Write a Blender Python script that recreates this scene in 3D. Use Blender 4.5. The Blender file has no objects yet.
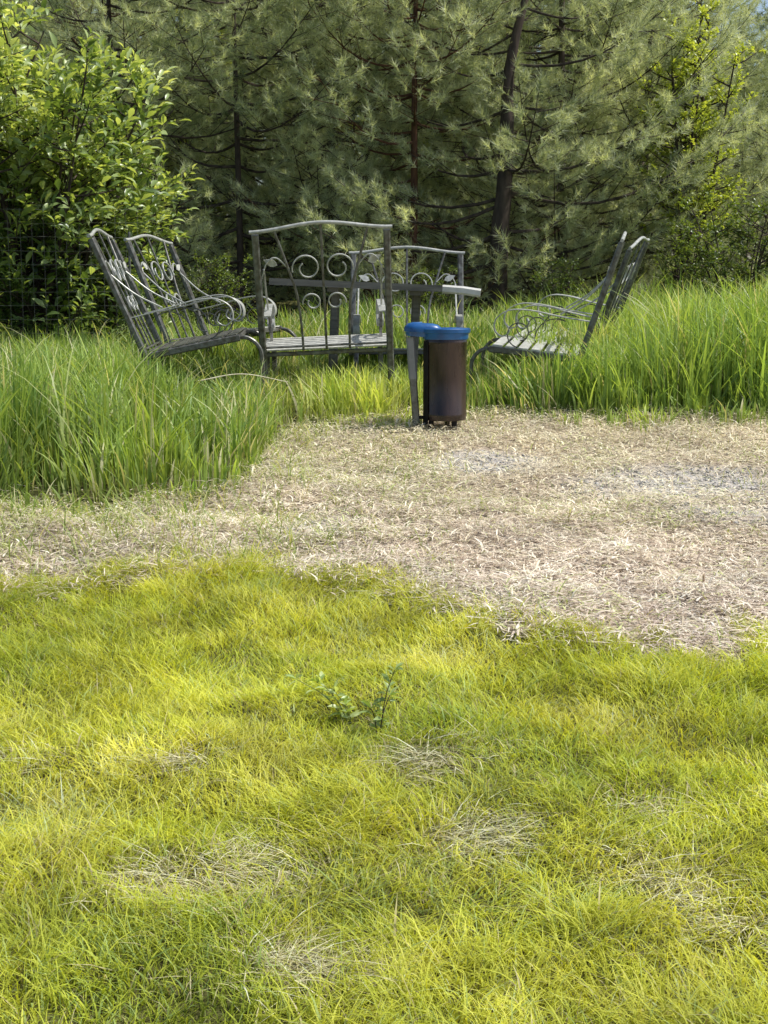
import bpy, math, random
import numpy as np
from mathutils import Vector, Matrix

random.seed(7)
rng = np.random.default_rng(7)
PI = math.pi
scene = bpy.context.scene
col = scene.collection

# ------------------------------------------------------------------ camera numbers
F = 1400.0
PITCH = math.atan(225 / F)
EYE = 0.78

def at(px, py, y):
    """world point at forward distance y that lies on the ray of pixel (px, py)"""
    u, v = (px - 384) / F, (512 - py) / F
    dy = math.cos(PITCH) + v * math.sin(PITCH)
    dz = -math.sin(PITCH) + v * math.cos(PITCH)
    k = y / dy
    return Vector((u * k, y, EYE + dz * k))

# ------------------------------------------------------------------ noise and terrain
def vnoise(x, y, s, seed=0):
    x = np.asarray(x, float) / s + 37.7 * seed
    y = np.asarray(y, float) / s - 91.3 * seed
    xi = np.floor(x).astype(np.int64); yi = np.floor(y).astype(np.int64)
    fx = x - xi; fy = y - yi
    fx = fx * fx * (3 - 2 * fx); fy = fy * fy * (3 - 2 * fy)
    def h(a, b):
        n = (a * 374761393 + b * 668265263 + seed * 974711) & 0x7fffffff
        n = ((n ^ (n >> 13)) * 1274126177) & 0x7fffffff
        return ((n ^ (n >> 16)) & 0xffff) / 65535.0
    return (h(xi, yi) * (1 - fx) * (1 - fy) + h(xi + 1, yi) * fx * (1 - fy)
            + h(xi, yi + 1) * (1 - fx) * fy + h(xi + 1, yi + 1) * fx * fy)

KY = [-200, -5, 0, 3, 6, 8.5, 9.3, 10.2, 11, 14, 20, 60, 300]
KZ = [-3, -.85, -.75, -.63, -.42, -.235, -.157, -.03, 0, .08, .25, 1.5, 4]
def ground(x, y):
    z = np.interp(y, KY, KZ)
    near = np.clip((9.0 - np.asarray(y, float)) / 2, 0, 1)
    z = z + near * ((vnoise(x, y, .5, 3) - .5) * .085 + (vnoise(x, y, .2, 5) - .5) * .045)
    z = z + (vnoise(x, y, 2.3, 4) - .5) * .05
    return z
def g1(x, y): return float(ground(np.array([x]), np.array([y]))[0])

# edges of the zones, as world curves
LX = [-6, -1.7, -.9, -.45, .1, .35, .55, .75, 1.2, 1.5, 6]
LY = [5.7, 5.7, 5.8, 5.85, 5.5, 5.12, 4.98, 4.88, 4.83, 4.92, 5.4]
def lawn_edge(x):      # lawn lies nearer than this
    return np.interp(x, LX, LY) + (vnoise(x, x * 0 + 3, .3, 9) - .5) * .25 + (vnoise(x, x * 0 + 8, .09, 10) - .5) * .2
TX = [-8, -2.2, -1.1, -.78, -.72, -.70, -.6, -.3, .15, .3, .55, 1.0, 3, 8]
TY = [6.6, 6.75, 6.9, 7.2, 8.0, 8.6, 9.1, 9.3, 9.42, 9.6, 9.6, 9.5, 9.45, 9.45]
def tall_edge(x):      # long grass lies beyond this
    return np.interp(x, TX, TY) + (vnoise(x, x * 0 + 5, .25, 11) - .5) * (.3 + .4 * (x < -.5))

# ------------------------------------------------------------------ materials
def new_mat(name):
    m = bpy.data.materials.new(name); m.use_nodes = True
    nt = m.node_tree
    for n in list(nt.nodes): nt.nodes.remove(n)
    out = nt.nodes.new('ShaderNodeOutputMaterial')
    return m, nt, out

def leaf_mat(name, transl=.4, rough=.5, spec=.3, tcol=(1.25, 1.15, .5)):
    m, nt, out = new_mat(name)
    a = nt.nodes.new('ShaderNodeAttribute'); a.attribute_name = 'Col'
    p = nt.nodes.new('ShaderNodeBsdfPrincipled')
    p.inputs['Roughness'].default_value = rough
    p.inputs['Specular IOR Level'].default_value = spec
    t = nt.nodes.new('ShaderNodeBsdfTranslucent')
    mul = nt.nodes.new('ShaderNodeMix'); mul.data_type = 'RGBA'; mul.blend_type = 'MULTIPLY'
    mul.inputs[0].default_value = 1; mul.inputs[7].default_value = (*tcol, 1)
    mx = nt.nodes.new('ShaderNodeMixShader'); mx.inputs[0].default_value = transl
    L = nt.links.new
    L(a.outputs['Color'], p.inputs['Base Color']); L(a.outputs['Color'], mul.inputs[6])
    L(mul.outputs[2], t.inputs['Color'])
    L(p.outputs[0], mx.inputs[1]); L(t.outputs[0], mx.inputs[2]); L(mx.outputs[0], out.inputs[0])
    return m

def paint_mat(name, c1, c2, scale=8, rough=.4, metal=0., spec=.5, bump=.15, stretch=(1, 1, 1), rvar=.15):
    m, nt, out = new_mat(name); L = nt.links.new
    tc = nt.nodes.new('ShaderNodeTexCoord'); mp = nt.nodes.new('ShaderNodeMapping')
    mp.inputs['Scale'].default_value = stretch
    n = nt.nodes.new('ShaderNodeTexNoise'); n.inputs['Scale'].default_value = scale; n.inputs['Detail'].default_value = 6
    r = nt.nodes.new('ShaderNodeValToRGB')
    r.color_ramp.elements[0].position = .35; r.color_ramp.elements[0].color = (*c1, 1)
    r.color_ramp.elements[1].position = .68; r.color_ramp.elements[1].color = (*c2, 1)
    p = nt.nodes.new('ShaderNodeBsdfPrincipled')
    p.inputs['Metallic'].default_value = metal; p.inputs['Specular IOR Level'].default_value = spec
    rr = nt.nodes.new('ShaderNodeMapRange'); rr.inputs[3].default_value = max(0, rough - rvar); rr.inputs[4].default_value = rough + rvar
    b = nt.nodes.new('ShaderNodeBump'); b.inputs['Strength'].default_value = bump; b.inputs['Distance'].default_value = .01
    L(tc.outputs['Object'], mp.inputs[0]); L(mp.outputs[0], n.inputs['Vector']); L(n.outputs['Fac'], r.inputs[0])
    L(r.outputs[0], p.inputs['Base Color']); L(n.outputs['Fac'], rr.inputs[0]); L(rr.outputs[0], p.inputs['Roughness'])
    L(n.outputs['Fac'], b.inputs['Height']); L(b.outputs[0], p.inputs['Normal']); L(p.outputs[0], out.inputs[0])
    return m

M_lawn = leaf_mat('lawn_blades', .42, .55, .25, (1.3, 1.2, .5))
M_tall = leaf_mat('long_grass_blades', .45, .45, .35, (1.3, 1.2, .5))
M_straw = leaf_mat('dry_straw', .15, .7, .15, (1, 1, 1))
M_needle = leaf_mat('pine_needles', .38, .5, .35, (1.2, 1.15, .6))
M_leaf = leaf_mat('broad_leaves', .45, .33, .6, (1.35, 1.25, .4))
M_bark = paint_mat('bark', (.035, .027, .022), (.095, .072, .057), 14, .9, 0, .2, .8, (1, 1, .3))
M_barkred = paint_mat('bark_red', (.06, .03, .02), (.14, .07, .04), 14, .9, 0, .2, .8, (1, 1, .3))
M_iron = paint_mat('bench_iron', (.075, .068, .055), (.18, .185, .17), 30, .36, .25, .5, .12)
M_ironlit = paint_mat('sunlit_iron', (.30, .31, .28), (.5, .5, .46), 26, .36, .1, .5, .12)  # lighter copy of the bench iron, with sunlit tops painted into its colour
M_ironseat = paint_mat('sunlit_seat_iron', (.38, .38, .34), (.62, .62, .56), 30, .42, .1, .5, .15)  # pale tone stands in for sunlight on the dark seat metal
M_table = paint_mat('table_wood', (.11, .105, .09), (.2, .19, .16), 7, .7, 0, .3, .4, (.5, 6, 6))
M_cap = paint_mat('pale_board', (.5, .49, .45), (.66, .65, .6), 9, .7, 0, .3, .2)
M_blue = paint_mat('blue_plastic', (.008, .06, .19), (.015, .11, .31), 12, .32, 0, .5, .05)
M_steel = paint_mat('brown_steel', (.012, .008, .008), (.065, .041, .035), 8, .26, .15, .5, .08, (1, 1, .25))
M_black = paint_mat('black_plastic', (.007, .006, .006), (.018, .015, .014), 9, .6, 0, .15, .05)
M_grey = paint_mat('grey_metal', (.16, .165, .17), (.25, .255, .26), 9, .45, .3, .5, .05)
M_wire = paint_mat('galvanised_wire', (.16, .165, .16), (.28, .28, .27), 9, .4, .6, .5, .05)
M_stone = paint_mat('gravel_stone', (.24, .235, .225), (.5, .5, .49), 30, .85, 0, .3, .4)
M_stick = paint_mat('dry_stick', (.6, .52, .36), (.8, .74, .56), 12, .8, 0, .2, .3)

# ground: soil and thatch driven by a painted zone attribute
M_ground, nt, out = new_mat('ground_soil'); L = nt.links.new
a = nt.nodes.new('ShaderNodeAttribute'); a.attribute_name = 'Zone'
sep = nt.nodes.new('ShaderNodeSeparateColor'); L(a.outputs['Color'], sep.inputs[0])
tc = nt.nodes.new('ShaderNodeTexCoord')
def ramp(scale, cols, detail=8):
    n = nt.nodes.new('ShaderNodeTexNoise'); n.inputs['Scale'].default_value = scale; n.inputs['Detail'].default_value = detail
    L(tc.outputs['Object'], n.inputs['Vector'])
    r = nt.nodes.new('ShaderNodeValToRGB'); L(n.outputs['Fac'], r.inputs[0])
    r.color_ramp.elements[0].position = .3; r.color_ramp.elements[0].color = (*cols[0], 1)
    r.color_ramp.elements[1].position = .7; r.color_ramp.elements[1].color = (*cols[-1], 1)
    if len(cols) == 3:
        e = r.color_ramp.elements.new(.5); e.color = (*cols[1], 1)
    return n, r
n1, r1 = ramp(18, [(.05, .045, .02), (.09, .09, .03), (.14, .14, .05)])
n2, r2 = ramp(38, [(.14, .10, .08), (.42, .34, .26), (.66, .58, .46)])
n3, r3 = ramp(90, [(.22, .2, .18), (.44, .42, .4), (.66, .65, .62)])
m1 = nt.nodes.new('ShaderNodeMix'); m1.data_type = 'RGBA'; m2 = nt.nodes.new('ShaderNodeMix'); m2.data_type = 'RGBA'
L(sep.outputs[0], m1.inputs[0]); L(r1.outputs[0], m1.inputs[6]); L(r2.outputs[0], m1.inputs[7])
L(sep.outputs[1], m2.inputs[0]); L(m1.outputs[2], m2.inputs[6]); L(r3.outputs[0], m2.inputs[7])
p = nt.nodes.new('ShaderNodeBsdfPrincipled'); p.inputs['Roughness'].default_value = .95; p.inputs['Specular IOR Level'].default_value = .1
b = nt.nodes.new('ShaderNodeBump'); b.inputs['Strength'].default_value = .8; b.inputs['Distance'].default_value = .02
L(n2.outputs['Fac'], b.inputs['Height']); L(b.outputs[0], p.inputs['Normal'])
L(m2.outputs[2], p.inputs['Base Color']); L(p.outputs[0], out.inputs[0])

# ------------------------------------------------------------------ object helpers
def link(o, parent=None):
    col.objects.link(o)
    if parent: o.parent = parent
    return o

def tag(o, label=None, cat=None, group=None, kind=None):
    if label: o['label'] = label
    if cat: o['category'] = cat
    if group: o['group'] = group
    if kind: o['kind'] = kind
    return o

def empty(name, loc, rot=(0, 0, 0)):
    o = bpy.data.objects.new(name, None); o.location = loc; o.rotation_euler = rot
    o.empty_display_size = .1
    return link(o)

def np_mesh(name, V, Fc, mat, colr=None, parent=None, smooth=False, attr='Col'):
    """V (n,3), Fc (m,k) constant polygon size"""
    me = bpy.data.meshes.new(name)
    V = np.ascontiguousarray(V, dtype=np.float32); Fc = np.ascontiguousarray(Fc, dtype=np.int32)
    m, k = Fc.shape
    me.vertices.add(len(V)); me.vertices.foreach_set('co', V.ravel())
    me.loops.add(m * k); me.loops.foreach_set('vertex_index', Fc.ravel())
    me.polygons.add(m); me.polygons.foreach_set('loop_start', np.arange(0, m * k, k, dtype=np.int32))
    me.polygons.foreach_set('loop_total', np.full(m, k, dtype=np.int32))
    if smooth: me.polygons.foreach_set('use_smooth', np.ones(m, dtype=bool))
    if colr is not None:
        at_ = me.attributes.new(attr, 'FLOAT_COLOR', 'POINT')
        c4 = np.ones((len(V), 4), dtype=np.float32); c4[:, :3] = colr
        at_.data.foreach_set('color', c4.ravel())
    me.update(calc_edges=True)
    me.materials.append(mat)
    o = bpy.data.objects.new(name, me)
    return link(o, parent)

class MB:
    def __init__(s): s.v = []; s.f = []
    def add(s, vs, fs):
        n = len(s.v); s.v += [tuple(v) for v in vs]; s.f += [tuple(i + n for i in f) for f in fs]
    def box(s, x0, x1, y0, y1, z0, z1):
        s.add([(x0, y0, z0), (x1, y0, z0), (x1, y1, z0), (x0, y1, z0), (x0, y0, z1), (x1, y0, z1), (x1, y1, z1), (x0, y1, z1)],
              [(0, 3, 2, 1), (4, 5, 6, 7), (0, 1, 5, 4), (1, 2, 6, 5), (2, 3, 7, 6), (3, 0, 4, 7)])
    def sweep(s, pts, prof, ref=(1, 0, 0), scales=None, closed=False):
        """prof: list of (a, b); a along ref, b along the normal in the path plane"""
        pts = [Vector(p) for p in pts]; ref = Vector(ref).normalized(); n = len(pts); k = len(prof); vs = []
        for i, p in enumerate(pts):
            t = (pts[min(i + 1, n - 1)] - pts[max(i - 1, 0)])
            if t.length < 1e-9: t = Vector((0, 0, 1))
            t.normalize()
            nb = t.cross(ref)
            if nb.length < 1e-4: nb = t.cross(Vector((0, 1, .3)))
            nb.normalize(); r2 = nb.cross(t)
            sc = scales[i] if scales else 1
            for a_, b_ in prof: vs.append(p + r2 * a_ * sc + nb * b_ * sc)
        fs = [(i * k + j, i * k + (j + 1) % k, (i + 1) * k + (j + 1) % k, (i + 1) * k + j) for i in range(n - 1) for j in range(k)]
        fs += [tuple(range(k))[::-1], tuple((n - 1) * k + j for j in range(k))]
        s.add(vs, fs)
    def tube(s, pts, r, seg=8, ref=(1, 0, 0), scales=None):
        s.sweep(pts, [(r * math.cos(2 * PI * j / seg), r * math.sin(2 * PI * j / seg)) for j in range(seg)], ref, scales)
    def bar(s, pts, w, t, ref=(1, 0, 0)):
        c = min(w, t) * .22; w /= 2; t /= 2
        s.sweep(pts, [(-w, -t + c), (-w + c, -t), (w - c, -t), (w, -t + c), (w, t - c), (w - c, t), (-w + c, t), (-w, t - c)], ref)
    def lathe(s, prof, seg=32, c=(0, 0)):
        k = len(prof)
        vs = [(c[0] + r * math.cos(2 * PI * j / seg), c[1] + r * math.sin(2 * PI * j / seg), z) for j in range(seg) for r, z in prof]
        s.add(vs, [(j * k + i, ((j + 1) % seg) * k + i, ((j + 1) % seg) * k + i + 1, j * k + i + 1) for j in range(seg) for i in range(k - 1)])
    def build(s, name, mat, parent=None, smooth=False):
        me = bpy.data.meshes.new(name); me.from_pydata(s.v, [], s.f)
        me.materials.append(mat); me.update()
        if smooth:
            me.polygons.foreach_set('use_smooth', [True] * len(me.polygons))
            me.set_sharp_from_angle(angle=math.radians(40))
        return link(bpy.data.objects.new(name, me), parent)

def copy_tree(o, parent=None):
    c = o.copy(); col.objects.link(c); c.parent = parent
    for ch in o.children: copy_tree(ch, c)
    return c

# ------------------------------------------------------------------ ground sheet
xs = np.unique(np.concatenate([np.linspace(-150, -8, 30), np.linspace(-8, 8, 180), np.linspace(8, 150, 30)]))
ys = np.unique(np.concatenate([np.linspace(-60, 1, 20), np.linspace(1, 12, 150), np.linspace(12, 24, 40), np.linspace(24, 260, 40)]))
X, Y = np.meshgrid(xs, ys); Xf, Yf = X.ravel(), Y.ravel()
Z = ground(Xf, Yf)
nx, ny = len(xs), len(ys)
idx = np.arange(nx * ny).reshape(ny, nx)
Fq = np.stack([idx[:-1, :-1], idx[:-1, 1:], idx[1:, 1:], idx[1:, :-1]], -1).reshape(-1, 4)
def gravel_w(x, y):
    w = np.maximum(0, 1 - np.hypot((x - .62) / .45, (y - 8.35) / .42))
    w = np.maximum(w, np.maximum(0, 1 - np.hypot((x - 1.75) / .85, (y - 7.75) / .62)))
    w = np.maximum(w, .6 * np.maximum(0, 1 - np.hypot((x - 1.9) / .6, (y - 7.0) / .4)))
    w = np.maximum(w, .8 * np.maximum(0, 1 - np.hypot((x + .33) / .28, (y - 6.75) / .28)))
    w = w * (.4 + 1.2 * vnoise(x, y, .18, 71))
    return np.clip(w * 2.0, 0, 1)
zone = np.zeros((len(Xf), 3))
zone[:, 0] = ((Yf > lawn_edge(Xf) - .05) & (Yf < tall_edge(Xf) + .15)).astype(float)
zone[:, 1] = gravel_w(Xf, Yf) * .85 * zone[:, 0]
g_ = np_mesh('ground', np.stack([Xf, Yf, Z], -1), Fq, M_ground, zone, smooth=True, attr='Zone')
tag(g_, kind='structure')

# ------------------------------------------------------------------ blades
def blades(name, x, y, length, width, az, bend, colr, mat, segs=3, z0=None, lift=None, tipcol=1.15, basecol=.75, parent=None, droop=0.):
    N = len(x)
    z = (ground(x, y) if z0 is None else z0) - .005
    base = np.stack([x, y, z], -1)
    d = np.stack([np.cos(az), np.sin(az), np.zeros(N)], -1)
    fa = az + PI / 2 + rng.normal(0, .7, N)
    side = np.stack([np.cos(fa), np.sin(fa), np.zeros(N)], -1)
    up = np.array([0, 0, 1.])
    V = np.zeros((N, 2 * segs + 1, 3)); C = np.zeros((N, 2 * segs + 1, 3))
    lift = np.ones(N) if lift is None else lift
    for i in range(segs + 1):
        t = i / segs
        c = base + (up * (length * lift * (t - droop * t ** 3))[:, None]) + d * (length * (bend * t ** 1.8))[:, None]
        # keep the arc length about right
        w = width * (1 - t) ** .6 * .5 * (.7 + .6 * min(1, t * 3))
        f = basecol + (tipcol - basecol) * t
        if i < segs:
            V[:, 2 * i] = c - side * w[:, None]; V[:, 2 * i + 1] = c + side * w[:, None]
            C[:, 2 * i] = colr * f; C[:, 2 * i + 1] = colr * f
        else:
            V[:, 2 * i] = c; C[:, 2 * i] = colr * f
    b0 = (np.arange(N) * (2 * segs + 1))[:, None]
    tris = []
    for i in range(segs - 1):
        a_ = 2 * i
        tris += [[a_, a_ + 1, a_ + 3], [a_, a_ + 3, a_ + 2]]
    tris += [[2 * segs - 2, 2 * segs - 1, 2 * segs]]
    T = (b0[:, None, :] + np.array(tris)[None]).reshape(-1, 3)
    return np_mesh(name, V.reshape(-1, 3), T, mat, C.reshape(-1, 3), parent)

def scatter(x0, x1, y0, y1, dens, keep):
    n = int((x1 - x0) * (y1 - y0) * dens)
    x = rng.uniform(x0, x1, n); y = rng.uniform(y0, y1, n)
    lim = .29 * y + .55
    k = keep(x, y) & ((np.abs(x) < lim) | (rng.random(n) < .3))
    return x[k], y[k]

def mixc(cols, w):
    cols = np.array(cols, float); w = np.clip(w, 0, 1) * (len(cols) - 1)
    i = np.minimum(w.astype(int), len(cols) - 2); f = (w - i)[:, None]
    return cols[i] * (1 - f) + cols[i + 1] * f

# dry, matted patches in the lawn: (px, row, rx, ry, strength) turned into world ellipses
def row_y(px, row):
    lo, hi = 1.5, 14.
    for _ in range(40):
        m_ = (lo + hi) / 2; p_ = at(px, row, m_)
        if p_.z > g1(p_.x, m_): lo = m_
        else: hi = m_
    return at(px, row, lo).x, lo
PATCH = []
for px, row, rx, ry, s_ in [(190, 888, .20, .12, 1), (250, 875, .14, .10, .7), (300, 975, .12, .08, 1), (425, 765, .15, .13, .8), (470, 838, .10, .10, .8),
                        (655, 815, .12, .08, .35), (665, 885, .14, .11, .55), (185, 770, .08, .08, .4), (740, 930, .08, .07, .5),
                        (20, 765, .18, .1, .3)]:
    x_, y_ = row_y(px, row); PATCH.append((x_, y_, rx, ry, s_))
def patch_w(x, y):
    w = np.zeros(len(x))
    for a_, b_, rx, ry, s_ in PATCH: w = np.maximum(w, s_ * np.exp(-((x - a_) / rx) ** 2 - ((y - b_) / ry) ** 2))
    return w

# lawn
x, y = scatter(-3.6, 3.6, 1.6, 6.5, 16000, lambda x, y: y < lawn_edge(x) + rng.normal(0, .07, len(x)) + (vnoise(x, y, .12, 77) - .5) * .5)
pw = patch_w(x, y)
k = rng.random(len(x)) > pw * .62; x, y, pw = x[k], y[k], pw[k]
N = len(x)
tone = vnoise(x, y, .5, 21) * .5 + vnoise(x, y, .14, 22) * .3 + rng.random(N) * .3
cl = mixc([(.21, .305, .038), (.47, .54, .058), (.68, .695, .10), (.86, .83, .29)], tone * .95 + .0)
dry = rng.random(N) < (.035 + pw * .45 + .06 * (vnoise(x, y, .3, 27) > .75))
cl[dry] = mixc([(.58, .52, .26), (.7, .64, .4), (.3, .24, .14)], rng.random(int(dry.sum())))
cool = rng.random(N) < .12 + .16 * (vnoise(x, y, .4, 29) > .75); cool &= ~dry
cl[cool] = cl[cool] * np.array([.78, .9, 2.4])
edge = np.clip(1 - (lawn_edge(x) - y) / .5, 0, 1)
cl *= (1 - .12 * edge * (x < .35))[:, None] * (.7 + .3 * vnoise(x, y, .12, 26) + .28 * vnoise(x, y, .32, 33))[:, None]
ln = (.05 + .055 * rng.random(N)) * (.55 + .6 * vnoise(x, y, .35, 23) + .45 * vnoise(x, y, .1, 28)) * (1 + .35 * edge * (x < .4)) * (1 - .3 * pw)
az = vnoise(x, y, .22, 24) * 4 * PI + rng.normal(0, 1.5, N)
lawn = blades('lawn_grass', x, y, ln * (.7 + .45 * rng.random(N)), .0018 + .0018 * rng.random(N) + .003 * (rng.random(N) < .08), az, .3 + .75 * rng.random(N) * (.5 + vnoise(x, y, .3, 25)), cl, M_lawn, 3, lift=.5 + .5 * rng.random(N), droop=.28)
tag(lawn, 'short yellow green lawn grass filling the foreground', 'lawn', kind='stuff')

# withered blades matted in the lawn patches
n = 5200
wsel = rng.integers(0, len(PATCH), n); P_ = np.array(PATCH)[wsel]
x = P_[:, 0] + rng.normal(0, .6, n) * P_[:, 2]; y = P_[:, 1] + rng.normal(0, .6, n) * P_[:, 3]
k = rng.random(n) < P_[:, 4]; x, y = x[k], y[k]; n = len(x)
cl = mixc([(.24, .2, .12), (.45, .42, .2), (.74, .7, .46), (.7, .72, .5)], rng.random(n))
w_ = blades('withered_grass', x, y, .07 + .07 * rng.random(n), .0025 + .002 * rng.random(n), vnoise(x, y, .2, 31) * 3 * PI + rng.normal(0, .9, n), .9 + .5 * rng.random(n), cl, M_straw, 3, lift=.15 + .5 * rng.random(n), droop=.3)
tag(w_, 'pale withered tufts matted into the lawn', 'dry grass', kind='stuff')

# mown dry cuttings
x, y = scatter(-5, 5, 4.7, 10.6, 5600, lambda x, y: (y > lawn_edge(x) - .15 + rng.normal(0, .06, len(x))) & (y < tall_edge(x) + .25 + rng.normal(0, .1, len(x))) & (rng.random(len(x)) > gravel_w(x, y) * .68))
N = len(x)
tone = vnoise(x, y, .6, 41) * .3 + vnoise(x, y, .09, 42) * .4 + rng.random(N) * .75 - .2
# browner towards the right front, yellower towards the back
fb = np.clip((y - 5) / 4.5, 0, 1)
cA = mixc([(.16, .11, .09), (.54, .43, .35), (.8, .71, .59), (.92, .88, .76)], tone * .85 + .12)
cB = mixc([(.24, .18, .11), (.62, .53, .34), (.86, .78, .53), (.92, .88, .66)], tone * .9 + .15)
cl = cA * (1 - fb)[:, None] + cB * fb[:, None]
cl = cl * (.84 + .42 * vnoise(x, y, .33, 48) + .12 * (rng.random(N) - .5))[:, None]
gr = rng.random(N) < .07 + .2 * (vnoise(x, y, .5, 45) > .62)
cl[gr] = mixc([(.42, .48, .16), (.62, .64, .3)], rng.random(int(gr.sum())))
L_ = .03 + .09 * rng.random(N) ** 1.6
az = rng.uniform(0, 2 * PI, N)
z0 = ground(x, y) + rng.random(N) ** 1.6 * .05 + vnoise(x, y, .2, 47) * .02
st = blades('dry_cuttings', x, y, L_, (.003 + .007 * rng.random(N) ** 2), az, .95 + .1 * rng.random(N), cl, M_straw, 3, z0=z0, lift=rng.normal(.08, .24, N), tipcol=1.05, basecol=.95, droop=.6)
tag(st, 'pale dry cuttings lying over the mown ground', 'dry grass', kind='stuff')

x, y = scatter(-5, 5, 4.9, 10., 420, lambda x, y: (y > lawn_edge(x)) & (y < tall_edge(x) + .1) & (rng.random(len(x)) < .25 + .9 * vnoise(x, y, .3, 49)))
N = len(x)
cl = mixc([(.3, .22, .15), (.66, .57, .4), (.92, .87, .66)], rng.random(N))
st2 = blades('dry_stalks', x, y, .09 + .12 * rng.random(N), .004 + .006 * rng.random(N), rng.uniform(0, 2 * PI, N), .8 + .3 * rng.random(N), cl, M_straw, 4, z0=ground(x, y) + .02 + .03 * rng.random(N), lift=rng.normal(.12, .2, N), tipcol=1, basecol=1, droop=.7)
tag(st2, 'longer bleached stalks strewn over the dry cuttings', 'dry grass', kind='stuff')

# sparse green shoots through the cuttings
def shoot_w(x, y):
    w = .5 * (vnoise(x, y, .5, 51) > .55)
    w = w + 1.2 * np.exp(-((x - .0 + (y - 7.5) * -.1) / .35) ** 2) * (y < 9)
    w = w + 2.4 * (x < -.75) * (y > 6.1) * (y < 7.3) + 1.6 * (x < -.2) * (y > 5.8) * (y < 7.3) * (vnoise(x, y, .25, 52) > .5) + 1.5 * np.exp(-((x + .62) / .22) ** 2)
    w = w + 1.2 * np.clip(1 - (y - lawn_edge(x)) / .35, 0, 1) + .8 * np.clip(1 - (tall_edge(x) - y) / .4, 0, 1)
    return w
x, y = scatter(-4.5, 4.5, 4.8, 10.2, 1100, lambda x, y: (y > lawn_edge(x) - .1) & (y < tall_edge(x) + .2) & (rng.random(len(x)) < .42 * shoot_w(x, y)))
N = len(x)
cl = mixc([(.18, .28, .07), (.32, .42, .11), (.5, .54, .22), (.62, .58, .34)], rng.random(N))
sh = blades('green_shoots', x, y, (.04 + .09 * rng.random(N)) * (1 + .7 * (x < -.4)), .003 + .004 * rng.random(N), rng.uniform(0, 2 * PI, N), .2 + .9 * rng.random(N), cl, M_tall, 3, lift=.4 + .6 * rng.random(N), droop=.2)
tag(sh, 'thin green shoots coming up through dry cuttings', 'grass', kind='stuff')

# long grass
def tallh(x, y):
    left = (.40 * np.clip((-x - .8) / .9, 0, 1) + .25 * (x < -.62) + .14 * np.exp(-((x + .85) / .22) ** 2)) * (1 - .4 * np.clip((y - 8.6) / 1.8, 0, 1))
    left = np.where(y > 8.9, np.minimum(left, .55 - .0 * y), left)
    mid = .30 + .1 * vnoise(x, y, .3, 61)
    right = np.interp(x, [.5, .75, 1.1, 1.45, 1.8, 2.6, 4], [.22, .32, .46, .56, .60, .74, .84])
    h = np.where(x < -.62, np.maximum(left, .2), np.where(x < .5, mid, right))
    far = np.clip((y - 11.6) / .8, 0, 1)
    h = h * (1 - far) + far * np.maximum(h, np.where(x > .7, .36, np.where(x < -1.1, .16, .42)) + .2 * vnoise(x, y, .9, 63))
    # trampled around the benches and under the table
    for cx, cy, rr in [(-1.35, 10.35, .55), (1.15, 10.5, .55), (0, 11.2, .9), (-.4, 10.6, .5), (-1.5, 11.5, .5)]:
        h = h * (1 - .3 * np.exp(-((x - cx) / rr) ** 2 - ((y - cy) / rr) ** 2))
    return h
x, y = scatter(-6.5, 6.5, 6.4, 16.5, 1500, lambda x, y: (y > tall_edge(x) + rng.normal(0, .14, len(x)) + (vnoise(x, y, .15, 78) - .5) * .7) & (rng.random(len(x)) < np.where(y > 12.5, .5, 1)) & ((x > -.45) | (rng.random(len(x)) < np.clip((y - tall_edge(x)) / 1.3 + .18 + .35 * (vnoise(x, y, .3, 79) - .5), .12, 1))))
N = len(x)
hh = tallh(x, y)
rampup = np.clip((y - tall_edge(x)) / np.where(x < -.6, .95, .25), .28, 1)
tone = vnoise(x, y, .8, 64) * .4 + vnoise(x, y, .22, 65) * .3 + rng.random(N) * .4 - .05
cDark = mixc([(.07, .14, .04), (.17, .28, .07), (.32, .43, .10), (.54, .6, .22)], tone)
cMid = mixc([(.16, .26, .05), (.38, .5, .09), (.6, .68, .18), (.78, .78, .4)], tone)
midw = np.clip(1 - np.abs(x + .15) / .65, 0, 1) ** .5 * np.clip((11.3 - y) / .8, 0, 1)
rt = np.clip((x - .9) / .5, 0, 1)[:, None]
cRight = mixc([(.11, .19, .05), (.24, .36, .08), (.4, .52, .13), (.62, .66, .26)], tone)
cl = cDark * (1 - rt) + cRight * rt
cl = cl * (1 - midw)[:, None] + cMid * midw[:, None]
dry = rng.random(N) < .05 + .12 * ((x > .3) & (x < 1.2)) + .12 * ((x < -.4) & (x > -1.0))
cl[dry] = mixc([(.5, .48, .26), (.74, .7, .46)], rng.random(int(dry.sum())))
clump = vnoise(x, y, .13, 68)
ln = hh * rampup * (.45 + .65 * rng.random(N)) * (.72 + .35 * vnoise(x, y, .35, 67) + .35 * clump)
cl = cl * (.62 + .75 * clump)[:, None]
az = .1 + vnoise(x, y, .5, 66) * 3 * PI + rng.normal(0, 1.2, N)
wd = np.where(hh > .3, .007 + .014 * rng.random(N) ** 1.5, .004 + .007 * rng.random(N) ** 1.6)
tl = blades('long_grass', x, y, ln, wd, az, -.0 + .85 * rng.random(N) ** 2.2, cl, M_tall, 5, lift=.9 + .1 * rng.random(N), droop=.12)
tag(tl, 'long unmown green grass growing around the benches', 'long grass', kind='stuff')

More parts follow.
